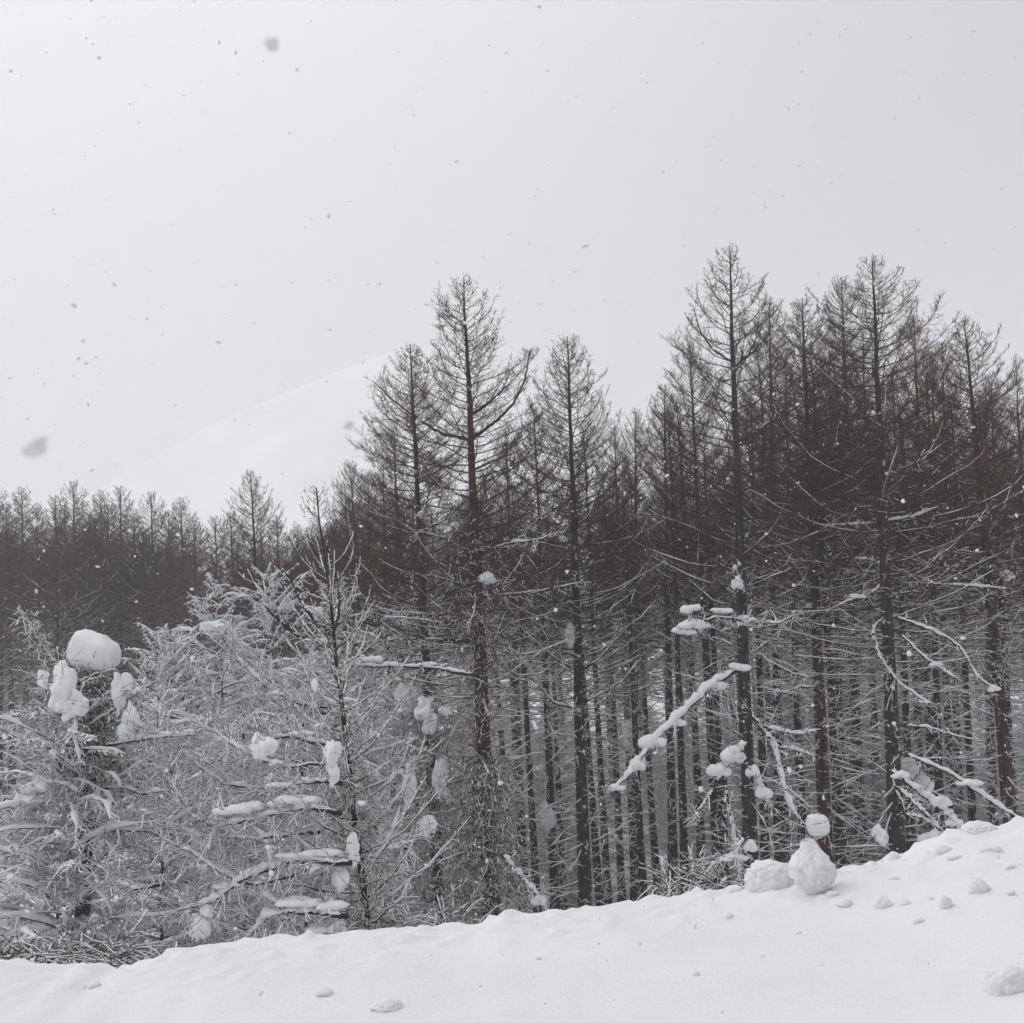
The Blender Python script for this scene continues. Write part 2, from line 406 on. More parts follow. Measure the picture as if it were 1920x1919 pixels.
P_['f'] = proto('bark_red', 'twig_red', H=18, r0=.19, seed=61, crown=.56, lmax=3.7, shape=.56, nb=195, e_top=32, e_bot=-4, curve=54, tw=12, tl=.50, ter=4, dead=145, dl=1.4, snow_h=(.34, .86), rt_=.0037)
for k, sd_ in (('g', 71), ('h', 81)):
    P_[k] = proto('bark', 'twig_red', H=17, r0=.17, seed=sd_, crown=.60, lmax=3.5, shape=.6, nb=170, e_top=32, e_bot=-2, curve=54, tw=9.5, tl=.55, ter=3, dead=100, dl=1.5, snow_h=(.3, .85), snow0=.85, rt_=.0058, sides=6, clump=0)
P_['v'] = proto('bark', 'twig', H=9.5, r0=.062, seed=173, crown=.85, lmax=2.3, shape=.6, nb=120, e_top=38, e_bot=5, curve=45, tw=15, tl=.36, ter=4, dead=14, dl=.7, snow_h=(.66, 1.1), snow0=.9, rt_=.0027)
# plain poles: crown high up, thin dead stubs below
for k, sd_ in (('m', 141),):
    P_[k] = proto('bark', 'twig_red', H=18, r0=.19, seed=sd_, crown=.42, lmax=2.8, shape=.5, nb=95, e_top=32, e_bot=6, curve=50, tw=10, tl=.5, ter=3, dead=150, dl=1.3, snow_h=(.35, .8), snow0=.75, rt_=.0036, sides=8, clump=0, dsn=.7)
# snow-laden young larches with drooping boughs
for k, sd_, cu in (('s', 101, -40), ('t', 111, -10)):
    P_[k] = proto('bark_snow', 'twig_grey', H=9, r0=.045, seed=sd_, crown=.96, sth=.0050, lmax=2.9, shape=.42, nb=165, e_top=35, e_bot=0, curve=cu, tw=15, tl=.42, ter=5, dead=0, snow0=1.0, snow_h=(1.6, 2.2), rt_=.0029, droop=-.42, jit=20, lvar=(.3, 1.15))

P_['i'] = P_['g']; P_['u'] = P_['t']; P_['n'] = P_['m']
LAR = 'larch trees of the front row'
FRONT = [  # proto, xt, yt, xb, yb, D, az, wide, label
 ('a', 865, 520, 921, 1720, 29, 0.4, 1.15, 'tallest larch in the centre with shaggy hanging twigs round its lower trunk'),
 ('b', 772, 645, 826, 1740, 31, 1.0, 1.15, 'larch just left of the shaggy central larch, second tallest on that side'),
 ('c', 1060, 630, 1098, 1700, 31, 2.0, 1.15, 'slender larch right of the central one with narrow pointed crown against the sky'),
 ('d', 1364, 462, 1408, 1645, 29, 3.0, 1.1, 'tall open-crowned larch with snow-loaded broken boughs beside the two big snow blocks'),
 ('f', 1498, 560, 1545, 1520, 32, 0.2, 1.15, 'red-barked larch left of the broad round-topped larch, standing close to a twin trunk'),
 ('e', 1640, 482, 1682, 1590, 30, 1.3, 1.12, 'broad round-topped larch on the right with long drooping snow-covered branches'),
 ('f', 1812, 600, 1893, 1530, 31, 2.2, 1.2, 'reddish larch at the right edge behind the snow lump on the bank'),
 ('c', 1296, 638, 1345, 1600, 36, 4.0, .9, 'thin dense larch immediately left of the tall open-crowned larch'),
 ('f', 1245, 725, 1262, 1650, 38, 5.0, .9, 'shorter larch whose tip forms the left shoulder of the right-hand grove'),
 ('b', 1716, 590, 1752, 1560, 37, 0.9, .9, 'larch half hidden directly right of the broad round-topped larch'),
 ('c', 1578, 520, 1612, 1560, 38, 5.6, .9, 'larch behind the gap left of the broad round-topped larch'),
 ('v', 590, 915, 688, 1745, 17, 1.7, 1.0, 'leaning sparse larch with a forked dark branch, left of centre'),
 ('b', 470, 882, 500, 1500, 42, 2.8, 1.0, 'lone round-crowned larch standing above the snow-laden thicket on the left'),
 ('c', 655, 865, 712, 1700, 36, 0.1, .9, 'small larch between the leaning sparse larch and the taller pair'),
 ('f', 1195, 768, 1190, 1680, 41, 3.3, .85, 'low dark larch at the outer left edge of the right-hand grove'),
 ('b', 1440, 560, 1460, 1600, 40, 4.4, .85, 'larch hidden behind the tall open-crowned larch on its right'),
 ('e', 1900, 690, 1950, 1540, 36, 3.9, .9, 'larch cut by the right edge of the picture'),
 ('c', 945, 800, 985, 1700, 40, 1.9, .9, 'dim larch behind the central larch with a plain straight trunk'),
]
heroes = []
for i, (p, xt, yt, xb, yb, D, az, wd, lab) in enumerate(FRONT):
    heroes.append(line_tree(P_[p], 'larch_tree', xt, yt, xb, yb, D, lab, LAR, az, wd))

# twin trunk and plain trunks rising behind the crest
MID = [('h', 1520, 640, 1570, 1520, 33, 'larch with the thinner twin trunk touching the red-barked larch'),
       ('g', 1003, 760, 1040, 1690, 37, 'thin straight trunk first to the right of the shaggy central trunk'),
       ('i', 1090, 790, 1140, 1690, 39, 'thin straight trunk just right of the slender narrow-crowned larch'),
       ('h', 1150, 800, 1192, 1690, 44, 'straight trunk midway between the slender larch and the snowy slanting bough'),
       ('g', 1590, 700, 1598, 1560, 41, 'thin dark trunk midway between the twin trunks and the round-topped larch'),
       ('i', 1770, 640, 1800, 1560, 42, 'straight trunk behind the arching snow-covered branches on the right'),
       ('h', 1850, 700, 1858, 1540, 45, 'thin trunk left of the reddish larch at the right edge'),
       ('i', 905, 880, 962, 1700, 43, 'grey trunk immediately behind the shaggy central trunk on its right'),
       ('g', 735, 800, 770, 1730, 44, 'dim larch filling the gap left of the second tallest left larch')]
for i, (p, xt, yt, xb, yb, D, lab) in enumerate(MID):
    line_tree(P_[p], 'larch_tree', xt, yt, xb, yb, D, lab, 'thin larches of the second row', i * 1.3, .9)

POLES = [(1005, 36), (1055, 40), (1122, 38), (1165, 42), (1205, 35), (1232, 40), (1285, 36), (1318, 40), (1362, 36), (1436, 38), (1478, 41), (1508, 37),
         (1586, 35), (1622, 39), (1648, 43), (1712, 34), (1738, 38), (1766, 35), (1792, 40), (1830, 36), (1868, 40), (1908, 37), (1945, 35), (978, 41), (700, 38), (745, 41), (790, 37)]
for i, (xb, D) in enumerate(POLES):
    xt = xb - 42 + 14 * math.sin(i * 2.3); yt = np.interp(xb, [700, 960, 1180, 1300, 1450, 1620, 1800, 1950], [900, 900, 900, 780, 690, 650, 690, 760]) + 40 * math.sin(i * 1.7)
    w_ = 'just left of the shaggy central larch' if xb < 960 else 'between the central and the slender larch' if xb < 1090 else 'between the slender larch and the slanting bough' if xb < 1300 else 'around the open-crowned larch' if xb < 1500 else 'between the twin trunks and the round-topped larch' if xb < 1680 else 'right of the round-topped larch'
    k_ = ['first', 'second', 'third', 'fourth', 'fifth', 'sixth', 'seventh', 'eighth', 'ninth', 'tenth']
    q_ = sum(1 for x2, _ in POLES if x2 < xb and (x2 < 960) == (xb < 960) and sum(x2 >= t_ for t_ in (960, 1090, 1300, 1500, 1680)) == sum(xb >= t_ for t_ in (960, 1090, 1300, 1500, 1680)))
    line_tree(P_['mn'[i % 2]], 'larch_tree', xt, yt, xb, 1660, D, '%s bare pole larch %s' % (k_[q_], w_), 'pole-like larches packed behind the front row', i * 1.9, .85)

# ------------------------------------------------------------------ background trees (shared meshes)
g = np.random.default_rng(5)
LEFT = [(-12, 905), (42, 913), (100, 930), (140, 902), (190, 918), (222, 912), (286, 922), (340, 932), (400, 968), (435, 960), (520, 965), (555, 985)]
for i, (px, py) in enumerate(LEFT):
    D = [70, 78, 62, 72, 84, 74, 66, 76, 64, 60, 62, 60][i]
    T = at(px, py, D); x = T[0] + .02 * D * .0 + 1.0
    plant(P_['ghi'[i % 3]], 'larch_tree', (T[0] + .3, D, gz(T[0], D) - .1), T, 'hazy larch of the far left row, %s tip from the left edge' % ['first', 'second', 'third', 'fourth', 'fifth', 'sixth', 'seventh', 'eighth', 'ninth', 'tenth', 'eleventh', 'twelfth'][i], 'larches of the far row on the left', i * 2.1, 1.25)
for i, (px, py) in enumerate([(15, 945), (70, 950), (118, 948), (165, 955), (205, 945), (252, 955), (312, 958), (362, 975), (492, 990), (585, 985)]):
    D = [66, 70, 75, 64, 70, 68, 72, 66, 58, 60][i]; T = at(px, py, D)
    plant(P_['gh'[i % 2]], 'larch_tree', (T[0] + .2, D, gz(T[0], D) - .1), T, 'hazy larch in the %s gap between the tips of the far left row' % ['first', 'second', 'third', 'fourth', 'fifth', 'sixth', 'seventh', 'eighth', 'ninth', 'tenth'][i], 'larches of the far row on the left', i * 1.7, 1.35)
def fill(n, xr, Dr, hr, label, group, seed, keys='ghi', wide=1.2, ylim=None):
    g = np.random.default_rng(seed); pts = []
    tries = 0
    while len(pts) < n and tries < 20000:
        tries += 1
        D = g.uniform(*Dr); px = g.uniform(*xr); p = at(px, 1200, D)
        if all((p[0] - q[0]) ** 2 + (D - q[1]) ** 2 > 1.6 ** 2 for q in pts):
            z = gz(p[0], D); h = g.uniform(*hr)
            if ylim is not None:                       # keep the skyline of the photograph
                top = at(px, np.interp(px, ylim[:, 0], ylim[:, 1]), D)[2]; h = min(h, top - z - g.uniform(0, 2.5))
            if h < 6: continue
            pts.append((p[0], D))
            lb = label[int(np.searchsorted(label[0], px))+1] if isinstance(label, tuple) else label
            dp = ('nearer', 'middle', 'farthest')[min(2, int(3 * (D - Dr[0]) / (Dr[1] - Dr[0])))]
            lb = lb % dp
            plant(P_[keys[int(g.integers(len(keys)))]], 'larch_tree', (p[0], D, z - .1), (p[0] + g.normal(0, .15), D + g.normal(0, .15), z + h),
                  lb, group, g.uniform(0, 6.28), wide)
sky_l = np.array([(-300, 960), (0, 960), (60, 985), (150, 970), (250, 975), (320, 990), (390, 1000), (560, 1010), (620, 960), (700, 880), (760, 830), (900, 850), (960, 860), (1030, 860), (1190, 880), (1230, 800), (1300, 740), (1450, 700), (1600, 680), (1750, 690), (1900, 740), (2200, 760)], float)
fill(75, (-150, 640), (58, 105), (15, 19), ([120, 300, 450], 'hazy larch in the %s depth of the far wood, at the left frame edge', 'hazy larch in the %s depth of the far wood, above the snow-capped stump', 'hazy larch in the %s depth of the far wood, right of the snow cap', 'hazy larch in the %s depth of the far wood, behind the lone round-crowned larch'), 'larches massed in the hazy wood on the left', 7, ylim=sky_l, wide=1.3)
fill(32, (600, 1200), (46, 95), (13, 18), ([760, 980], 'dim larch in the %s depth of the wood, left of the central larch', 'dim larch in the %s depth of the wood, behind the shaggy central trunk', 'dim larch in the %s depth of the wood, behind the slender larch'), 'larches massed behind the central trunks', 8, ylim=sky_l)
fill(50, (1170, 2100), (44, 95), (13, 19), ([1330, 1480, 1620, 1760], 'dark larch in the %s depth of the wood, above the twiggy nest of snow', 'dark larch in the %s depth of the wood, behind the open-crowned larch', 'dark larch in the %s depth of the wood, behind the twin trunks', 'dark larch in the %s depth of the wood, behind the round-topped larch', 'dark larch in the %s depth of the wood, at the right frame edge'), 'larches massed behind the right-hand grove', 9, ylim=sky_l)

# ------------------------------------------------------------------ snow-laden young larches, left and centre
SNOWY = [('s', 420, 1085, 24, 0, 1.0, 'bushy snow-laden young larch topping the thicket left of the leaning larch'),
         ('t', 520, 1075, 27, 2, 1.0, 'frosted young larch behind the thicket at the foot of the lone round-crowned larch'),
         ('u', 350, 1180, 22, 1, .95, 'snow-laden young larch right of the snow-capped stump'),
         ('s', 560, 1230, 20, 3, .95, 'frosted young larch with white boughs beside the leaning sparse larch'),
         ('t', 250, 1330, 19, 4, .9, 'low white-twigged larch below the hazy far wood'),
         ('u', 60, 1330, 18, 5, .9, 'snow-laden young larch at the left edge below the snow cap'),
         ('s', -30, 1400, 21, 2, .9, 'white-twigged larch cut by the left edge of the picture'),
         ('t', 450, 1400, 18, 5.5, .95, 'low snow-loaded larch bending over the bank, left of centre'),
         ('u', 660, 1100, 30, .5, 1.0, 'frosted larch behind the leaning sparse larch on its right'),
         ('s', 770, 1130, 33, 1.5, 1.0, 'snow-laden young larch behind the two tall left larches'),
         ('t', 840, 1240, 36, 4.1, 1.0, 'frosted low larch behind the shaggy central trunk on its left'),
         ('t', 135, 1420, 17, 1.1, .8, 'frosted low larch hanging over the bank under the snow-capped stump')]
for p, xt, yt, D, az, wd, lab in SNOWY:
    T = at(xt, yt, D); Bp = np.array([T[0] + g.normal(.1, .2), D + g.normal(0, .3), 0]); Bp[2] = gz(Bp[0], Bp[1]) - .1
    plant(P_[p], 'snowy_larch', Bp, T, lab, 'snow-laden young larches', az, wd * 9 / (T[2] - Bp[2]) if T[2] - Bp[2] > 9 else wd * 1.15)
def under(n, xr, Dr, yr, seed, label, group):
    g = np.random.default_rng(seed)
    for i in range(n):
        px = g.uniform(*xr); D = g.uniform(*Dr); T = at(px, g.uniform(*yr), D); z = gz(T[0], D) - .1
        plant(P_['stu'[i % 3]], 'snowy_larch', (T[0], D, z), T, label % ['central trunks', 'slanting snowy bough', 'open-crowned larch', 'twin trunks', 'round-topped larch', 'right frame edge'][min(5, int((px - 950) / 170))], group, g.uniform(0, 6), 1.0)
under(36, (940, 1960), (37, 60), (1270, 1440), 3, 'small dim snow-laden larch in the undergrowth near the %s', 'understorey larches in the grove')

# ------------------------------------------------------------------ boughs, hanging twigs, snow clumps
def smooth_poly(pts, n):
    pts = np.asarray(pts, float); d = np.concatenate([[0], np.cumsum(np.linalg.norm(np.diff(pts, axis=0), axis=1))])
    s = np.linspace(0, d[-1], n); q = np.stack([np.interp(s, d, pts[:, k]) for k in range(pts.shape[1])], 1)
    for _ in range(2): q[1:-1] = (q[:-2] + 2 * q[1:-1] + q[2:]) / 4
    return q

def bough(tree, pix, D, r, snow, seed, tw=14, tl=.35, cov=.6, dz=0.0, bark='bark', lumps=(), taper=.7, label=None, ddir=.0, hang=-.1):
    """a branch through the given pixels at about D metres, with twigs and its strip of snow"""
    root, inv = tree; g = np.random.default_rng(seed)
    K = 40; q = smooth_poly(pix, K); Dk = D + np.linspace(0, dz, K) + np.cumsum(g.normal(0, .02, K))
    P = np.array([at(a, b, d) for (a, b), d in zip(q, Dk)]); P[1:-1] += g.normal(0, r * .22, (K - 2, 3))
    L = np.linalg.norm(np.diff(P, axis=0), axis=1).sum()
    mb = MB(); R = r * (1 - taper * np.linspace(0, 1, K)); tubes(mb, P[None], R[None], 7, 0)
    n = max(3, int(L * tw)); f = g.uniform(.08, 1, n) * (K - 1); k = np.minimum(f.astype(int), K - 2); fr = (f - k)[:, None]
    p = P[k] * (1 - fr) + P[k + 1] * fr; d = nrm(P[k + 1] - P[k])
    dd = nrm(d * .5 + g.normal(0, .75, (n, 3)) + [0, 0, hang]); l = tl * g.uniform(.3, 1.1, n)
    a = p + dd * (l * .5)[:, None]; d2 = nrm(dd + g.normal(0, .35, (n, 3))); b = a + d2 * (l * .5)[:, None]
    o = np.repeat(np.arange(n), 2); c = a[o]; e_ = c + nrm(dd[o] + g.normal(0, .7, (2 * n, 3))) * (l[o] * .4)[:, None]
    A = np.concatenate([p, a, c]); B = np.concatenate([a, b, e_]); ra = np.full(len(A), .0055 * min(1, D / 28)); q3 = .003 * min(1, D / 28)
    prisms(mb, A, B, ra, ra * .6, 1)
    br = mb.obj('branch', [M[bark], M['twig']], root, inv)
    if label: br['label'] = label
    sn = MB()
    if snow > 0:
        env = np.clip(np.sin(np.linspace(.05, .97, K) * np.pi) * 1.6, .25, 1)
        base = np.interp(np.arange(K), np.arange(0, K, 3), g.uniform(.55, 1.35, len(range(0, K, 3))))
        rr = snow * env * base * g.uniform(.72, 1.22, K)
        V0 = sn.n; tubes(sn, P[None], rr[None], 9, 0, off=.85, h=.8)
    w = g.random(len(A)) < cov
    if w.any(): prisms(sn, A[w], B[w], ra[w] * 1.8 + q3, ra[w] * 1.4 + q3, 0, lift=.9, h=.8)
    if sn.v:
        so = sn.obj('snow_strip', [M['snow']]); so.parent = br; so['kind'] = 'stuff'
    for (x, y, wx, wy) in lumps:
        s = D / F / 2; kk = np.argmin((q[:, 0] - x) ** 2 + (q[:, 1] - y) ** 2); lm = MB(); m_ = 3
        C = np.array([at(x + wx * .27 * (j - 1) + g.normal(0, 1.5), y - (j == 1) * wy * .08 + g.normal(0, 1.5), Dk[kk]) for j in range(m_)])
        v, f = ICO[2]
        for j in range(m_):
            sz = np.array([wx * .72, wx * .62, wy * .72]) * s * g.uniform(.75, 1.1); so_ = g.uniform(0, 50)
            x_ = np.array([p * (1 + .32 * vnoise(p, 1.3, so_) + .10 * vnoise(p, 4, so_)) for p in v]); x_[:, 2] = np.where(x_[:, 2] < 0, x_[:, 2] * .6, x_[:, 2])
            lm.add(x_ * sz + C[j], f)
        lo_ = lm.obj('snow_lump', [M['snow']]); lo_.parent = br
    return br

H = heroes
hc, h2, h3, h4, h5, h6, h7 = H[0], H[1], H[2], H[3], H[4], H[5], H[6]; hl = H[11]
# central larch
bough(hc, [(899, 1268), (860, 1262), (820, 1254), (773, 1251), (720, 1250), (655, 1249)], 26.6, .045, .05, 1, lumps=[(676, 1238, 34, 22), (702, 1238, 26, 20), (805, 1247, 22, 12), (664, 1243, 20, 18)], label='long bare horizontal branch with snow lumps at its end')
bough(hc, [(885, 822), (930, 790), (965, 755), (985, 710), (993, 660)], 29, .045, 0, 2, tw=22, tl=.5, cov=0, hang=.25)
bough(hc, [(882, 780), (905, 765), (940, 735), (960, 690)], 29, .03, 0, 3, tw=20, tl=.45, cov=0, hang=.2)
bough(hc, [(884, 825), (830, 815), (790, 790), (740, 755), (700, 715)], 29, .04, 0, 4, tw=20, tl=.5, cov=0, hang=.2)
bough(hc, [(890, 880), (930, 862), (965, 850), (990, 835)], 29, .03, .008, 5, tw=18, tl=.45, cov=.1)
bough(hc, [(893, 960), (850, 970), (810, 985), (770, 1010)], 29, .03, .018, 6, tw=16, cov=.35)
bough(hc, [(897, 1040), (950, 1020), (1010, 1012), (1060, 995)], 29, .035, .03, 7, tw=16, cov=.5, lumps=[(975, 1015, 22, 12)])
bough(hc, [(900, 1120), (960, 1115), (1020, 1108), (1100, 1090)], 29, .035, .028, 8, tw=16, cov=.5)
bough(hc, [(896, 1205), (830, 1200), (780, 1198), (720, 1202), (650, 1208)], 29, .035, .02, 9, tw=18, cov=.5)
bough(hc, [(896, 1165), (830, 1168), (760, 1160), (700, 1155)], 29, .035, .025, 10, tw=18, cov=.5)
bough(hc, [(940, 1600), (965, 1630), (990, 1660), (1010, 1680), (1030, 1712)], 26, .04, .06, 11, tw=18, cov=.8, lumps=[(972, 1634, 20, 14), (1012, 1690, 26, 30)], label='broken branch hanging to the bank under thick snow')
# slender larch right of it
bough(h3, [(1083, 1260), (1040, 1235), (1005, 1205), (975, 1175)], 31, .03, .028, 12, tw=12, cov=.5)
bough(h3, [(1083, 1330), (1040, 1320), (1010, 1285), (985, 1240), (975, 1200)], 31, .035, .04, 13, tw=12, cov=.5)
bough(h3, [(1088, 1260), (1125, 1235), (1150, 1205), (1163, 1160)], 31, .03, .025, 14, tw=12, cov=.5)
bough(h3, [(1095, 1318), (1140, 1295), (1170, 1275), (1200, 1235)], 31, .03, .03, 15, tw=12, cov=.5)
# tall open-crowned larch and its broken, snow-loaded boughs
bough(h4, [(1398, 1248), (1360, 1270), (1320, 1298), (1285, 1335), (1250, 1368), (1215, 1400), (1190, 1440), (1150, 1482)], 27, .05, .09, 16, dz=-1, tw=12, cov=.7, lumps=[(1338, 1288, 46, 34), (1222, 1393, 46, 40), (1270, 1358, 26, 22), (1192, 1440, 30, 34), (1155, 1478, 28, 18), (1385, 1253, 36, 26)], label='thick slanting bough buried under lumps of snow')
bough(h4, [(1270, 1195), (1300, 1175), (1340, 1158), (1395, 1162), (1460, 1170), (1500, 1150)], 27, .04, .04, 17, tw=26, tl=.4, cov=.6, lumps=[(1296, 1143, 34, 28), (1300, 1172, 56, 32), (1350, 1146, 34, 16), (1402, 1162, 34, 16), (1283, 1186, 40, 24)], label='twiggy bough carrying a nest of snow lumps')
bough(h4, [(1402, 1330), (1425, 1365), (1452, 1395), (1460, 1435), (1472, 1485), (1488, 1525), (1512, 1548)], 26, .04, .055, 18, tw=12, cov=.6, label='long drooping branch reaching the bank, coated in snow')
bough(h4, [(1430, 1362), (1460, 1372), (1500, 1378), (1538, 1368)], 27, .03, .055, 19, tw=8, cov=.6)
bough(h4, [(1440, 1398), (1480, 1405), (1520, 1415), (1530, 1425)], 27, .03, .045, 20, tw=8, cov=.6)
bough(h4, [(1398, 1395), (1375, 1420), (1352, 1448), (1345, 1465)], 26, .05, .14, 21, tw=14, cov=.6, lumps=[(1375, 1420, 44, 46), (1352, 1448, 40, 40)], label='stub of bough under a very thick roll of snow')
bough(h4, [(1402, 1438), (1420, 1465), (1432, 1490), (1446, 1520)], 26, .04, .07, 22, tw=12, cov=.6, lumps=[(1412, 1450, 20, 36), (1432, 1490, 26, 40)])
bough(h4, [(1360, 1462), (1366, 1510), (1378, 1570), (1388, 1650), (1392, 1668)], 25, .03, .04, 23, tw=14, cov=.7)
bough(h4, [(1345, 1470), (1325, 1500), (1305, 1530), (1300, 1560)], 25, .03, .03, 24, tw=12, cov=.7)
bough(h4, [(1392, 1100), (1382, 1080), (1375, 1060)], 28, .05, .05, 25, tw=8, cov=.4, lumps=[(1383, 1098, 20, 40)])
bough(h4, [(1380, 830), (1420, 812), (1460, 780), (1480, 740)], 29, .035, .01, 26, tw=20, tl=.45, cov=.1, hang=.2)
bough(h4, [(1375, 690), (1410, 662), (1440, 630), (1452, 580)], 29, .03, 0, 27, tw=20, tl=.4, cov=0, hang=.2)
bough(h4, [(1373, 680), (1335, 655), (1312, 620), (1300, 575)], 29, .03, 0, 28, tw=20, tl=.4, cov=0, hang=.2)
bough(h4, [(1400, 1565), (1380, 1600), (1345, 1620), (1300, 1625)], 24, .03, .04, 48, tw=40, tl=.5, cov=.75, lumps=[(1405, 1590, 26, 34), (1378, 1610, 50, 16)], label='low twiggy branch end with a snow ball on it')
# round-topped larch
bough(h6, [(1670, 1155), (1700, 1165), (1740, 1180), (1775, 1196), (1805, 1218), (1825, 1260), (1845, 1280), (1868, 1296)], 28, .035, .045, 29, tw=6, cov=.5, lumps=[(1862, 1293, 24, 16)], label='arching branch like a hoop under a neat strip of snow')
bough(h6, [(1672, 1178), (1700, 1200), (1722, 1225), (1752, 1246), (1785, 1268), (1812, 1284)], 28, .03, .04, 30, tw=6, cov=.5, lumps=[(1755, 1247, 22, 14)])
bough(h6, [(1662, 1158), (1642, 1170), (1636, 1192), (1645, 1222), (1662, 1252), (1690, 1285), (1730, 1312), (1765, 1328)], 28, .03, .035, 31, tw=8, cov=.5, lumps=[(1734, 1317, 16, 12)], label='thin branch looping left then down past the trunk')
bough(h6, [(1680, 1408), (1740, 1432), (1785, 1452), (1830, 1484), (1870, 1512), (1918, 1538)], 25, .04, .06, 32, tw=6, cov=.5, lumps=[(1815, 1470, 44, 20)])
bough(h6, [(1668, 1445), (1700, 1468), (1730, 1492), (1765, 1515), (1790, 1545), (1805, 1565)], 25, .05, .09, 33, tw=12, tl=.25, cov=.7, lumps=[(1688, 1455, 36, 26), (1765, 1508, 34, 34), (1790, 1545, 26, 22)], label='steeply fallen bough with the thickest snow on the right')
bough(h6, [(1678, 1475), (1710, 1502), (1745, 1535), (1778, 1572)], 24, .035, .05, 34, tw=6, cov=.5)
bough(h6, [(1690, 1525), (1730, 1535), (1770, 1560)], 24, .03, .035, 35, tw=8, cov=.5)
bough(h6, [(1655, 895), (1690, 880), (1730, 862), (1770, 830)], 30, .035, .02, 36, tw=18, tl=.5, cov=.2, lumps=[(1668, 888, 26, 10)])
bough(h6, [(1655, 980), (1600, 985), (1550, 985)], 30, .035, .04, 37, tw=14, cov=.3)
bough(h6, [(1660, 978), (1690, 974), (1720, 968), (1760, 950)], 30, .03, .05, 38, tw=14, cov=.3)
bough(h6, [(1660, 1060), (1630, 1050), (1590, 1048)], 30, .03, .04, 39, tw=14, cov=.3)
bough(h6, [(1655, 1090), (1640, 1110), (1605, 1122), (1560, 1140)], 29, .03, .03, 40, tw=12, cov=.4, lumps=[(1608, 1119, 26, 13)])
bough(h6, [(1680, 1095), (1740, 1095), (1800, 1098), (1900, 1105)], 29, .035, .035, 41, tw=10, cov=.4)
bough(h6, [(1682, 1360), (1740, 1364), (1790, 1380), (1850, 1392)], 28, .03, .03, 42, tw=8, cov=.4)
# twin trunk group
bough(h5, [(1538, 1275), (1490, 1265), (1440, 1240), (1400, 1200)], 30, .03, .03, 43, tw=12, cov=.5)
bough(h5, [(1540, 1290), (1500, 1288), (1470, 1300), (1420, 1288)], 30, .03, .035, 44, tw=12, cov=.5)
# leaning sparse larch
bough(hl, [(622, 1190), (590, 1165), (565, 1130), (545, 1085), (520, 1060)], 16.8, .028, .015, 45, tw=12, cov=.4, label='dark curved fork rising left of the trunk')
bough(hl, [(622, 1190), (634, 1165), (636, 1130), (632, 1080)], 16.8, .028, .01, 46, tw=12, cov=.4)
bough(hl, [(560, 1195), (525, 1165), (495, 1135), (466, 1075)], 16.6, .026, .015, 47, tw=12, cov=.5)
for k, (px, D, r, s, lum, lab) in enumerate([
    ([(660, 1618), (627, 1620), (590, 1612), (547, 1613), (500, 1633), (450, 1652), (393, 1695), (333, 1708)], 15.5, .035, .055, [(600, 1603, 60, 22), (545, 1606, 60, 18), (430, 1660, 50, 20), (510, 1622, 40, 16)], 'lowest long arching bough bent to the left under snow'),
    ([(640, 1525), (590, 1517), (545, 1520), (500, 1530), (460, 1540), (400, 1552)], 15.7, .035, .055, [(440, 1520, 60, 28), (472, 1515, 40, 30), (555, 1503, 80, 26), (520, 1510, 40, 24)], 'middle bough carrying two long pillows of snow'),
    ([(640, 1470), (590, 1465), (550, 1472), (515, 1484), (477, 1495)], 16, .03, .045, [(530, 1472, 50, 14)], None),
    ([(650, 1720), (600, 1713), (540, 1710), (500, 1722), (457, 1762)], 15.3, .035, .06, [(560, 1695, 80, 34), (620, 1700, 50, 26)], None),
    ([(640, 1400), (600, 1396), (585, 1392), (553, 1382), (520, 1382), (490, 1400)], 16.5, .035, .04, [(570, 1376, 36, 16), (598, 1362, 16, 12)], None),
    ([(640, 1440), (590, 1432), (540, 1440), (490, 1425), (440, 1400), (400, 1370)], 16.2, .022, .03, [(520, 1432, 30, 12)], None),
    ([(600, 1560), (540, 1565), (480, 1575), (420, 1560), (360, 1530), (330, 1500)], 15.8, .022, .032, [(450, 1568, 40, 14)], None),
    ([(560, 1640), (480, 1660), (420, 1640), (360, 1600), (300, 1570)], 15.6, .022, .032, [], None),
    ([(520, 1480), (470, 1478), (420, 1470), (360, 1430), (330, 1395)], 16.4, .02, .03, [], None),
    ([(620, 1330), (560, 1320), (500, 1290), (450, 1240), (420, 1200)], 17.5, .022, .028, [(520, 1302, 30, 12)], None),
    ([(300, 1660), (250, 1668), (210, 1650), (180, 1620)], 15.6, .02, .028, [], None),
    ([(670, 1590), (700, 1600), (740, 1590), (780, 1575)], 19, .03, .04, [(720, 1590, 50, 18)], None)]):
    bough(hl, px, D, r, s, 60 + k, tw=44, tl=.5, cov=.85, lumps=lum, label=lab)

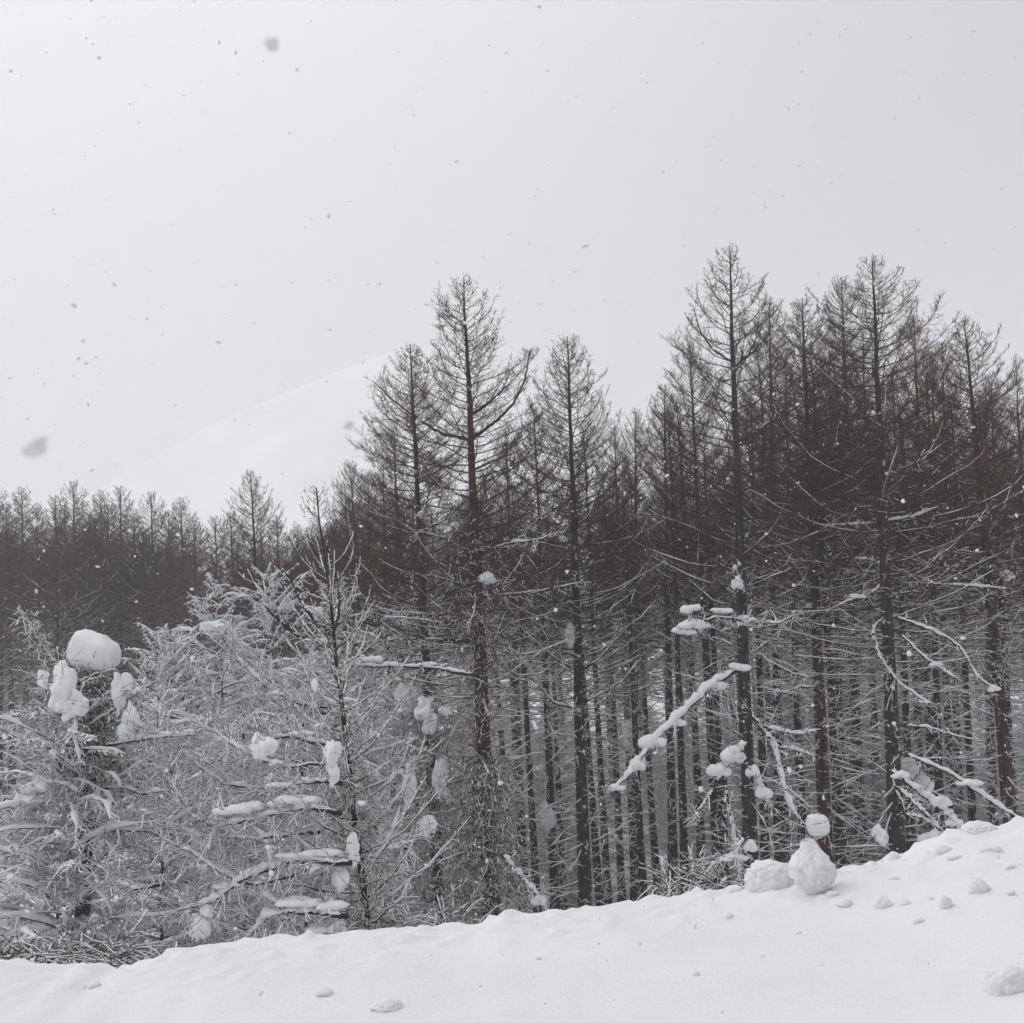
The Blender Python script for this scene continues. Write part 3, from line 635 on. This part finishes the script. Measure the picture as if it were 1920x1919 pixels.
def hanging(tree, pix, D, spread, n, length, seed, cov=.3, name='hanging_twigs', mat='twig'):
    """shaggy dead twigs hanging round a trunk"""
    root, inv = tree; g = np.random.default_rng(seed)
    ax = smooth_poly(pix, 30); mb = MB(); sn = MB()
    t = g.random(n); k = (t * 28).astype(int)
    C = np.array([at(*ax[i], D) for i in range(30)])[k]
    a = g.uniform(0, 2 * np.pi, n); rr = spread * (.25 + .75 * g.random(n) ** .7) * (.55 + .75 * t)
    P = np.empty((n, 7, 3)); P[:, 0] = C + np.stack([np.cos(a) * rr, np.sin(a) * rr, g.normal(0, .1, n)], -1)
    d = np.stack([np.cos(a) * .55, np.sin(a) * .55, g.normal(.0, .5, n)], -1)
    l = length * g.uniform(.3, 1.3, n)
    for i in range(1, 7):
        d = nrm(d + [0, 0, -.30] + g.normal(0, .5, (n, 3))); P[:, i] = P[:, i - 1] + d * (l / 6)[:, None]
    tubes(mb, P, np.full((n, 7), .0050 * D / 28) * np.linspace(1.2, .5, 7) * g.uniform(.6, 1.5, n)[:, None], 3, 0)
    A = P[:, :-1].reshape(-1, 3); B = P[:, 1:].reshape(-1, 3); w = g.random(len(A)) < cov
    o = g.random(len(A)) < .6; m = o.sum(); E = B[o] + nrm(g.normal(0, 1, (m, 3)) + [0, 0, -.2]) * g.uniform(.08, .28, m)[:, None]
    prisms(mb, B[o], E, np.full(m, .0045 * D / 28), np.full(m, .003 * D / 28), 0)
    prisms(sn, A[w], B[w], np.full(w.sum(), .0105 * D / 28), np.full(w.sum(), .009 * D / 28), 0, lift=.8)
    w2 = g.random(m) < cov; prisms(sn, B[o][w2], E[w2], np.full(w2.sum(), .0080 * D / 28), np.full(w2.sum(), .006 * D / 28), 0, lift=.8)
    h_ = mb.obj(name, [M[mat]], root, inv); s_ = sn.obj('twig_snow', [M['snow']]); s_.parent = h_; s_['kind'] = 'stuff'; h_['kind'] = 'stuff'
hanging(hc, [(898, 1160), (903, 1280), (906, 1400), (912, 1560), (922, 1730)], 28.6, .38, 360, .95, 1, .22, mat='twig_red')
hanging(hc, [(906, 1430), (912, 1560), (922, 1730)], 28.4, .62, 800, .8, 2, .4, mat='twig')
hanging(hc, [(880, 1000), (885, 1120), (890, 1260)], 28.8, .38, 220, .8, 7, .2, mat='twig')
hanging(h2, [(805, 1300), (812, 1450), (822, 1560), (828, 1740)], 30, .5, 500, .9, 3, .5)
hanging(hl, [(645, 1350), (655, 1480), (670, 1600), (690, 1740)], 17, .24, 380, .5, 4, .5)

# snow-capped broken stump on the left, wrapped in twigs
def stump():
    top = at(178, 1240, 17); bot = at(150, 1790, 17); d = bot - top; z = gz(bot[0], bot[1]) - .1
    k = (z - top[2]) / d[2]; base = top + d * k
    root = bpy.data.objects.new('broken_larch', None); COL.objects.link(root); root.location = base
    tag(root, 'broken larch trunk on the left wrapped in twigs, carrying the big rounded snow cap', 'tree')
    inv = Matrix.Translation(base).inverted()
    mb = MB(); P = np.linspace(base, top, 20); P[1:-1, :2] += np.random.default_rng(3).normal(0, .01, (18, 2))
    tubes(mb, P[None], np.linspace(.12, .09, 20)[None], 10, vert=True); mb.obj('trunk', [M['bark_snow']], root, inv)
    return root, inv
st = stump()
def stump_boughs():
    """the drooping frosted boughs of the broken tree, widening downwards"""
    top = Vector(at(176, 1262, 17)); o = st[0]; q = Vector((0, 0, 1)).rotation_difference((top - o.location).normalized()); s_ = (top - o.location).length / 9
    for nm, key in (('crown', 'crown'), ('branch_snow', 'snow')):
        c = bpy.data.objects.new(nm, P_['s'][key]); COL.objects.link(c); c.parent = o
        c.rotation_mode = 'QUATERNION'; c.rotation_quaternion = q @ Quaternion((0, 0, 1), 2.1); c.scale = (s_ * 1.25, s_ * 1.25, s_)
        if key == 'snow': c['kind'] = 'stuff'
stump_boughs()
hanging(st, [(180, 1268), (177, 1320), (172, 1400), (166, 1470)], 16.9, .27, 520, .38, 5, .3, mat='twig')
for k, (px, s, lum) in enumerate([
    ([(150, 1285), (110, 1250), (80, 1215), (65, 1190), (40, 1150)], .02, []),
    ([(170, 1340), (130, 1310), (90, 1290), (60, 1265)], .03, []),
    ([(190, 1350), (240, 1310), (290, 1280)], .03, [(265, 1295, 20, 10)]),
    ([(160, 1410), (120, 1345), (60, 1340), (10, 1345)], .035, []),
    ([(190, 1400), (250, 1390), (293, 1384), (367, 1378), (400, 1350)], .035, [(300, 1376, 30, 8), (350, 1374, 30, 10)]),
    ([(180, 1480), (230, 1478), (270, 1490), (330, 1478)], .03, []),
    ([(180, 1560), (240, 1558), (300, 1560)], .03, []),
    ([(165, 1500), (120, 1470), (70, 1470), (35, 1500)], .05, [(62, 1480, 46, 40), (85, 1468, 30, 20), (48, 1500, 30, 30)]),
    ([(160, 1640), (200, 1600), (250, 1585), (290, 1600)], .035, []),
    ([(160, 1600), (140, 1570), (120, 1600), (100, 1640)], .035, [(140, 1590, 26, 14)])]):
    bough(st, px, 16.6, .022, s, 90 + k, tw=60, tl=.30, cov=.85, lumps=lum)
# low brown scrub at the lip of the bank on the left
def scrub(px0, px1, py, D, n, seed, label, spread=.45, cov=.25, ln=.7):
    g = np.random.default_rng(seed); mb = MB(); sn = MB()
    base = np.array([at(x, py + g.normal(0, 6), D + g.normal(0, .25)) for x in g.uniform(px0, px1, n)])
    P = np.empty((n, 8, 3)); P[:, 0] = base; a = g.choice([0, np.pi], n) + g.normal(0, .7, n); el = g.uniform(.1, .9, n)
    d = np.stack([np.cos(a) * np.cos(el), np.sin(a) * np.cos(el) * .6, np.sin(el)], -1)
    for i in range(1, 8):
        d = nrm(d + [0, 0, -.17] + g.normal(0, .2, (n, 3))); P[:, i] = P[:, i - 1] + d * (ln * g.uniform(.6, 1.2, n) / 7)[:, None]
    tubes(mb, P, np.full((n, 8), .00036 * D) * np.linspace(1.3, .5, 8), 3)
    A = P[:, :-1].reshape(-1, 3); B = P[:, 1:].reshape(-1, 3); E = B + nrm(g.normal(0, 1, B.shape)) * g.uniform(.04, .2, (len(B), 1))
    prisms(mb, B, E, np.full(len(B), .00018 * D), np.full(len(B), .00012 * D))
    w = g.random(len(A)) < cov; prisms(sn, A[w], B[w], np.full(w.sum(), .0006 * D), np.full(w.sum(), .00045 * D), 0, lift=.8)
    o = bpy.data.objects.new('dead_scrub', None); COL.objects.link(o); c = base.mean(0); o.location = (c[0], c[1], gz(c[0], c[1]))
    tag(o, label, 'shrub'); inv = Matrix.Translation(o.location).inverted()
    mb.obj('twigs', [M['twig_grey']], o, inv)['kind'] = 'stuff'; sn.obj('twig_snow', [M['snow']], o, inv)['kind'] = 'stuff'
scrub(60, 220, 1800, 9.5, 80, 1, 'tangle of brown dead twigs poking over the bank at lower left', ln=.55, cov=.85)
scrub(185, 310, 1825, 8.6, 50, 2, 'arching bare twigs over the dip in the bank edge', cov=.6, ln=.45)
scrub(0, 60, 1800, 10.5, 30, 3, 'small dead twigs at the left end of the bank edge', ln=.5)
scrub(1240, 1420, 1680, 17, 130, 4, 'snowy twig tangle left of the two big snow blocks', cov=.7, ln=.8)
scrub(560, 900, 1760, 17, 150, 5, 'low snowy twigs along the bank foot left of the shaggy trunk', cov=.7, ln=.8)

def blob_obj(name, c, size, seed, label, cat, group=None, sub=4, amp=.16, fine=.05, mat='snow', shape=None, rot=0.0):
    v, f = ICO[sub]; g = np.random.default_rng(seed); out = np.empty_like(v); so = seed * 3.17
    for i, p in enumerate(v):
        n = amp * 1.6 * vnoise(p, .95, so) + amp * vnoise(p, 2.1, so + 5) + fine * vnoise(p, 5.5, so + 9) + fine * .4 * abs(vnoise(p, 11, so)) + fine * .25 * vnoise(p, 23, so)
        out[i] = p * (1 + n)
    if shape is not None: out = shape(out)
    ca, sa = math.cos(rot), math.sin(rot); R = np.array([[ca, 0, sa], [0, 1, 0], [-sa, 0, ca]])
    out = (out * np.asarray(size)) @ R.T
    mb = MB(); mb.add(out, f); o = mb.obj(name, [M[mat]]); o.location = c
    return tag(o, label, cat, group)
def cap(v):     # blocky rounded pillow, a little higher on one side
    w = np.sign(v) * np.abs(v) ** .62; w[:, 2] = np.where(v[:, 2] < 0, w[:, 2] * .8, w[:, 2] * (1 - .16 * v[:, 0])); w[:, :2] *= 1 - .10 * np.clip(v[:, 2:3], 0, 1)
    return w * .93
def peak(v):
    z = np.clip(v[:, 2], -1, 1); k = np.interp(z, [-1, -.7, -.3, .1, .4, .62, .8, .93, 1], [.30, .66, .93, 1.0, .76, .46, .36, .25, .0])
    w = v.copy(); h = np.hypot(v[:, 0], v[:, 1]) + 1e-6; n = np.linalg.norm(v, axis=1)
    w[:, 0] *= k / h * n; w[:, 1] *= k / h * n; w[:, 0] += .16 * z * (z < 0) * -1 - .05 * z; return w
def pear(v):
    w = v.copy(); k = 1.08 - .42 * sstep(.0, 1.1, v[:, 2]); w[:, 0] *= k; w[:, 1] *= k; return w
def boxy(v): return np.sign(v) * np.abs(v) ** .8

CL = 'snow clumps caught in the branches'
CLUMPS = [  # px, py, w, h, D, label, shape
 (177, 1227, 94, 84, 17, 'big smooth rounded snow cap on top of the broken trunk', cap),
 (115, 1290, 50, 84, 16.9, 'tall snow clump hanging just below left of the big cap', None),
 (82, 1273, 18, 30, 16.9, 'narrow snow clump left of the hanging clump below the cap', None),
 (134, 1322, 46, 50, 16.8, 'snow clump tucked under the tall clump left of the stump', None),
 (226, 1296, 32, 66, 16.4, 'snow clump sliding down right below the big cap', None),
 (246, 1342, 24, 42, 16.3, 'upper small clump right of the wrapped stump', None),
 (234, 1364, 22, 34, 16.3, 'middle small clump right of the wrapped stump', None),
 (222, 1372, 14, 24, 16.7, 'lowest small clump right of the wrapped stump', None),
 (98, 1414, 15, 17, 16.5, 'little round clump in the white twigs left below the stump', None),
 (493, 1401, 40, 46, 20, 'egg-shaped clump hanging in the twigs left of the leaning larch', None),
 (622, 1412, 28, 46, 24, 'upper clump on the trunk of the leaning larch', None),
 (627, 1445, 24, 44, 24, 'lower clump on the trunk of the leaning larch', None),
 (760, 1311, 50, 52, 30, 'wide greyish clump left of the white cluster', None),
 (797, 1330, 34, 40, 28.5, 'white lobed clump of the hanging cluster left of the shaggy trunk', None),
 (806, 1355, 30, 36, 28.5, 'lower lobe of the white hanging cluster left of the shaggy trunk', None),
 (836, 1332, 18, 20, 28.3, 'small snow ball right of the white hanging cluster', None),
 (767, 1468, 26, 62, 28, 'long bright clump like a bag left of the grey slab', None),
 (829, 1462, 32, 72, 29, 'tall grey slab of snow beside the shaggy trunk', None),
 (840, 1494, 16, 22, 28.8, 'small lump under the tall grey slab', None),
 (804, 1550, 28, 34, 27, 'grey clump above the foot of the second larch', None),
 (637, 1648, 30, 48, 20, 'oval clump low on the leaning larch', None),
 (372, 1738, 30, 58, 17.5, 'standing clump at the bank edge under the lowest bough', None),
 (388, 1710, 24, 24, 17.5, 'round clump on top of the standing clump', None),
 (622, 1712, 20, 60, 18.5, 'tapering snow post at the bank edge', pear),
 (615, 1742, 60, 30, 18.4, 'snow mound at the foot of the tapering snow post', None),
 (660, 1600, 26, 50, 22, 'clump on the leaning trunk above the oval one', None),
 (1533, 1549, 44, 46, 24, 'round pillow of snow behind the peaked snow block', cap),
 (1652, 1568, 28, 30, 26, 'small ball of snow left of the round-topped larch foot', None),
 (1748, 1575, 48, 36, 27, 'wide grey mound behind the bank edge under the fallen bough', None),
 (1700, 1440, 44, 34, 32, 'grey slab of snow at the trunk behind the fallen bough', None),
 (1730, 1478, 30, 40, 31, 'grey slab of snow between the fallen boughs', None),
 (1068, 1190, 18, 42, 30.5, 'upright clump against the slender larch trunk', None),
 (1025, 1532, 26, 42, 36, 'slanting grey roll of snow between the thin central trunks', None),
 (1178, 1375, 22, 50, 36, 'slanting grey roll left of the big snowy bough', None),
 (1888, 1080, 24, 16, 30, 'small bright clump near the right edge', None),
 (789, 965, 16, 12, 30.5, 'tiny clump high on the second tallest left larch', None),
 (912, 1085, 30, 20, 28.3, 'grey clump high in the shaggy central larch', None),
 (590, 1150, 34, 22, 26, 'snow clump above the fork of the leaning larch', None),
 (400, 1180, 40, 22, 23, 'snow patch on top of the frosted thicket', None),
]
for i, (px, py, w, h, D, lab, shp) in enumerate(CLUMPS):
    if 360 < px < 700 and py > 1350: D = min(D, 15.6)
    elif px < 150 and 1260 < py < 1430: D = 15.9
    s = D / F / 2; ob = blob_obj('snow_clump', at(px, py, D), (w * s, w * s * .85, h * s), 200 + i, lab, 'snow clump', CL, 4 if w > 30 else 3, .42 if shp is None else .12, .13 if shp is None else .05, shape=shp, rot=(0.2 if px == 177 else 0))
    gg = np.random.default_rng(i); tm = MB(); n_ = 5 if px == 177 else 26 if px == 1532 else 8       # twigs frozen into the clump
    dv = nrm(gg.normal(0, 1, (n_, 3)) + [0, -.5, -.6 if px == 177 else 0]); p0_ = dv * np.array([w, w * .85, h]) * s * .8
    P3 = np.stack([p0_ + (nrm(dv + gg.normal(0, .5, (n_, 3)) + [0, 0, -.3]) * gg.uniform(.0, .45, (n_, 1))) * q for q in (0, .5, 1)], 1); P3[:, 1] += gg.normal(0, .02, (n_, 3))
    tubes(tm, P3, np.full((n_, 3), .00022 * D) * [1.2, 1, .6], 3); to = tm.obj('twigs', [M['twig']]); to.parent = ob; to['kind'] = 'stuff'

# ------------------------------------------------------------------ blocks and crumbs of snow on the bank
BL = 'snow blocks on the bank'
def block(px, py, w, h, label, seed, shp=None, sink=.25, D=None, amp=.16, rot=0):
    p = hit(px, py + h * (.5 - sink * .5)) if D is None else at(px, py + h * .5, D)
    d = np.linalg.norm(p); s = p[1] / F / 2
    c = p + np.array([0, 0, h * s * (1 - sink * 2)])
    return blob_obj('snow_block', c, (w * s, w * s * .8, h * s), seed, label, 'snow block', BL, 5 if w > 50 else 4 if w > 22 else 3, amp, .10 if w < 50 else .17, 'bank', shp, rot)
block(1523, 1625, 82, 104, 'tall peaked snow block, the biggest on the bank edge', 301, peak, .06, amp=.20)
block(1444, 1642, 84, 76, 'long low snow block leaning against the peaked block', 302, boxy, .2, D=7.0, amp=.16)
block(1837, 1556, 66, 48, 'rounded snow lump on the bank edge near the right side', 303, boxy, .25, D=7.0, amp=.08)
block(1677, 1606, 22, 22, 'small upright lump on the edge before the round-topped larch', 304, boxy, .2, D=7.0)
block(1635, 1620, 28, 18, 'small low lump on the edge left of the upright one', 305, None, .3, D=7.0)
block(1377, 1668, 30, 22, 'small lump on the edge left of the long low block', 306, boxy, .25, D=7.0)
block(1328, 1676, 18, 12, 'tiny crumb on the edge left of the small lump', 307, None, .3, D=7.0)
BK = [(1583, 1691, 28, 20, 'wedge crumb of snow below the peaked block'), (1655, 1690, 30, 27, 'square crumb of snow right of the wedge crumb'),
      (1698, 1692, 18, 14, 'little crumb right of the square crumb'), (1774, 1690, 24, 32, 'upright crumb in the middle of the right slope'),
      (1837, 1659, 36, 34, 'largest crumb lying on the right slope'), (1858, 1592, 34, 22, 'flat crumb under the edge near the right side'),
      (1770, 1590, 28, 20, 'flat crumb below the edge left of the rounded lump'), (1720, 1725, 20, 13, 'small flat crumb lowest of the right-hand group'),
      (1366, 1717, 18, 16, 'lone crumb left on the slope below the long block'), (1893, 1623, 18, 12, 'tiny crumb near the right frame edge'),
      (1895, 1672, 16, 9, 'flat tiny crumb below the other near the right frame edge'),
      (1676, 1646, 18, 9, 'thin flat crumb between the edge and the square crumb'), (1607, 1858, 1, 1, ''), (1745, 1683, 9, 8, 'speck of snow left of the upright crumb'),
      (1497, 1748, 12, 8, 'speck of snow below the peaked block'), (607, 1859, 28, 16, 'lone crumb in the lower middle of the bank'),
      (725, 1882, 50, 20, 'flat lump near the bottom of the bank'), (1893, 1832, 84, 70, 'large half-buried chunk at the lower right'),
      (1305, 1825, 14, 10, 'speck low on the bank right of centre'), (1430, 1793, 9, 6, 'tiny speck in the middle of the bank'),
      (178, 1845, 22, 12, 'small swelling at the lower left below the dip'), (1560, 1675, 22, 12, 'crumb at the foot of the peaked block'),
      (1790, 1606, 26, 10, 'flat crumb below the left end of the rounded lump'), (1010, 1795, 9, 6, 'tiny speck left of centre on the bank')]
for i, (px, py, w, h, lab) in enumerate(BK):
    if lab: block(px, py, w, h, lab, 320 + i, boxy if i % 2 else None, .40 if i != 17 else .52, amp=.2)

# ------------------------------------------------------------------ falling snow
g = np.random.default_rng(77); mb = MB(); v, f = ICO[1]
OV = np.array([(1, 0, 0), (-1, 0, 0), (0, 1, 0), (0, -1, 0), (0, 0, 1), (0, 0, -1)], float)
OF = np.array([(0, 2, 4), (2, 1, 4), (1, 3, 4), (3, 0, 4), (2, 0, 5), (1, 2, 5), (3, 1, 5), (0, 3, 5)])
n = 20000
yy = 1.2 + 26 * g.random(n) ** .55; px = g.uniform(-150, 2070, n); py = g.uniform(-150, 1900, n)
D_ = np.array([at(a, b, d) for a, b, d in zip(px, py, yy)])
sz = .0018 + .0042 * g.random(n) ** 2.2
for c, s in zip(D_, sz):
    if c[2] < gz(c[0], c[1]) + .03: continue
    vv_, ff_ = (v, f) if s / c[1] > .0006 else (OV, OF)
    mb.add(vv_ * (1 + g.normal(0, .3, (len(vv_), 1))) * (s * g.uniform(.5, 1.4, 3)) + c, ff_, 0, len(vv_) > 6)
tag(mb.obj('falling_snow', [M['flake']]), 'snowflakes drifting through the air', kind='stuff')
for i, (px, py, D, s, lab) in enumerate([(508, 82, .42, (.0024, .002, .0024), 'blurred round snowflake close to the lens, high left of centre'),
        (66, 838, .36, (.0042, .002, .0026), 'large blurred snowflake close to the lens at the left edge'),
        (652, 799, .62, (.0028, .002, .0022), 'pale blurred snowflake before the mountain slope')]):
    blob_obj('snowflake', at(px, py, D), s, 400 + i, lab, 'snowflake', None, 3, .3, .12, 'flake', rot=-.5 if i == 1 else 0)

# ------------------------------------------------------------------ the air: falling snow and mist
import bmesh
bm = bmesh.new(); bmesh.ops.create_cube(bm, size=1); me = bpy.data.meshes.new('haze'); bm.to_mesh(me); bm.free()
hz = bpy.data.objects.new('haze', me); COL.objects.link(hz)
x0, x1, y0, y1, z0, z1 = -1250, 1250, -80, 1750, -13, 310
hz.location = ((x0 + x1) / 2, (y0 + y1) / 2, (z0 + z1) / 2); hz.scale = (x1 - x0, y1 - y0, z1 - z0)
m = bpy.data.materials.new('haze'); m.use_nodes = True; t = m.node_tree; t.nodes.clear()
o = t.nodes.new('ShaderNodeOutputMaterial'); pv = t.nodes.new('ShaderNodeVolumePrincipled'); t.links.new(pv.outputs[0], o.inputs['Volume'])
pv.inputs['Color'].default_value = (.97, .975, .985, 1); pv.inputs['Density'].default_value = .0017; pv.inputs['Anisotropy'].default_value = .2
me.materials.append(m); tag(hz, 'pale mist of fine snow in the air', kind='stuff')
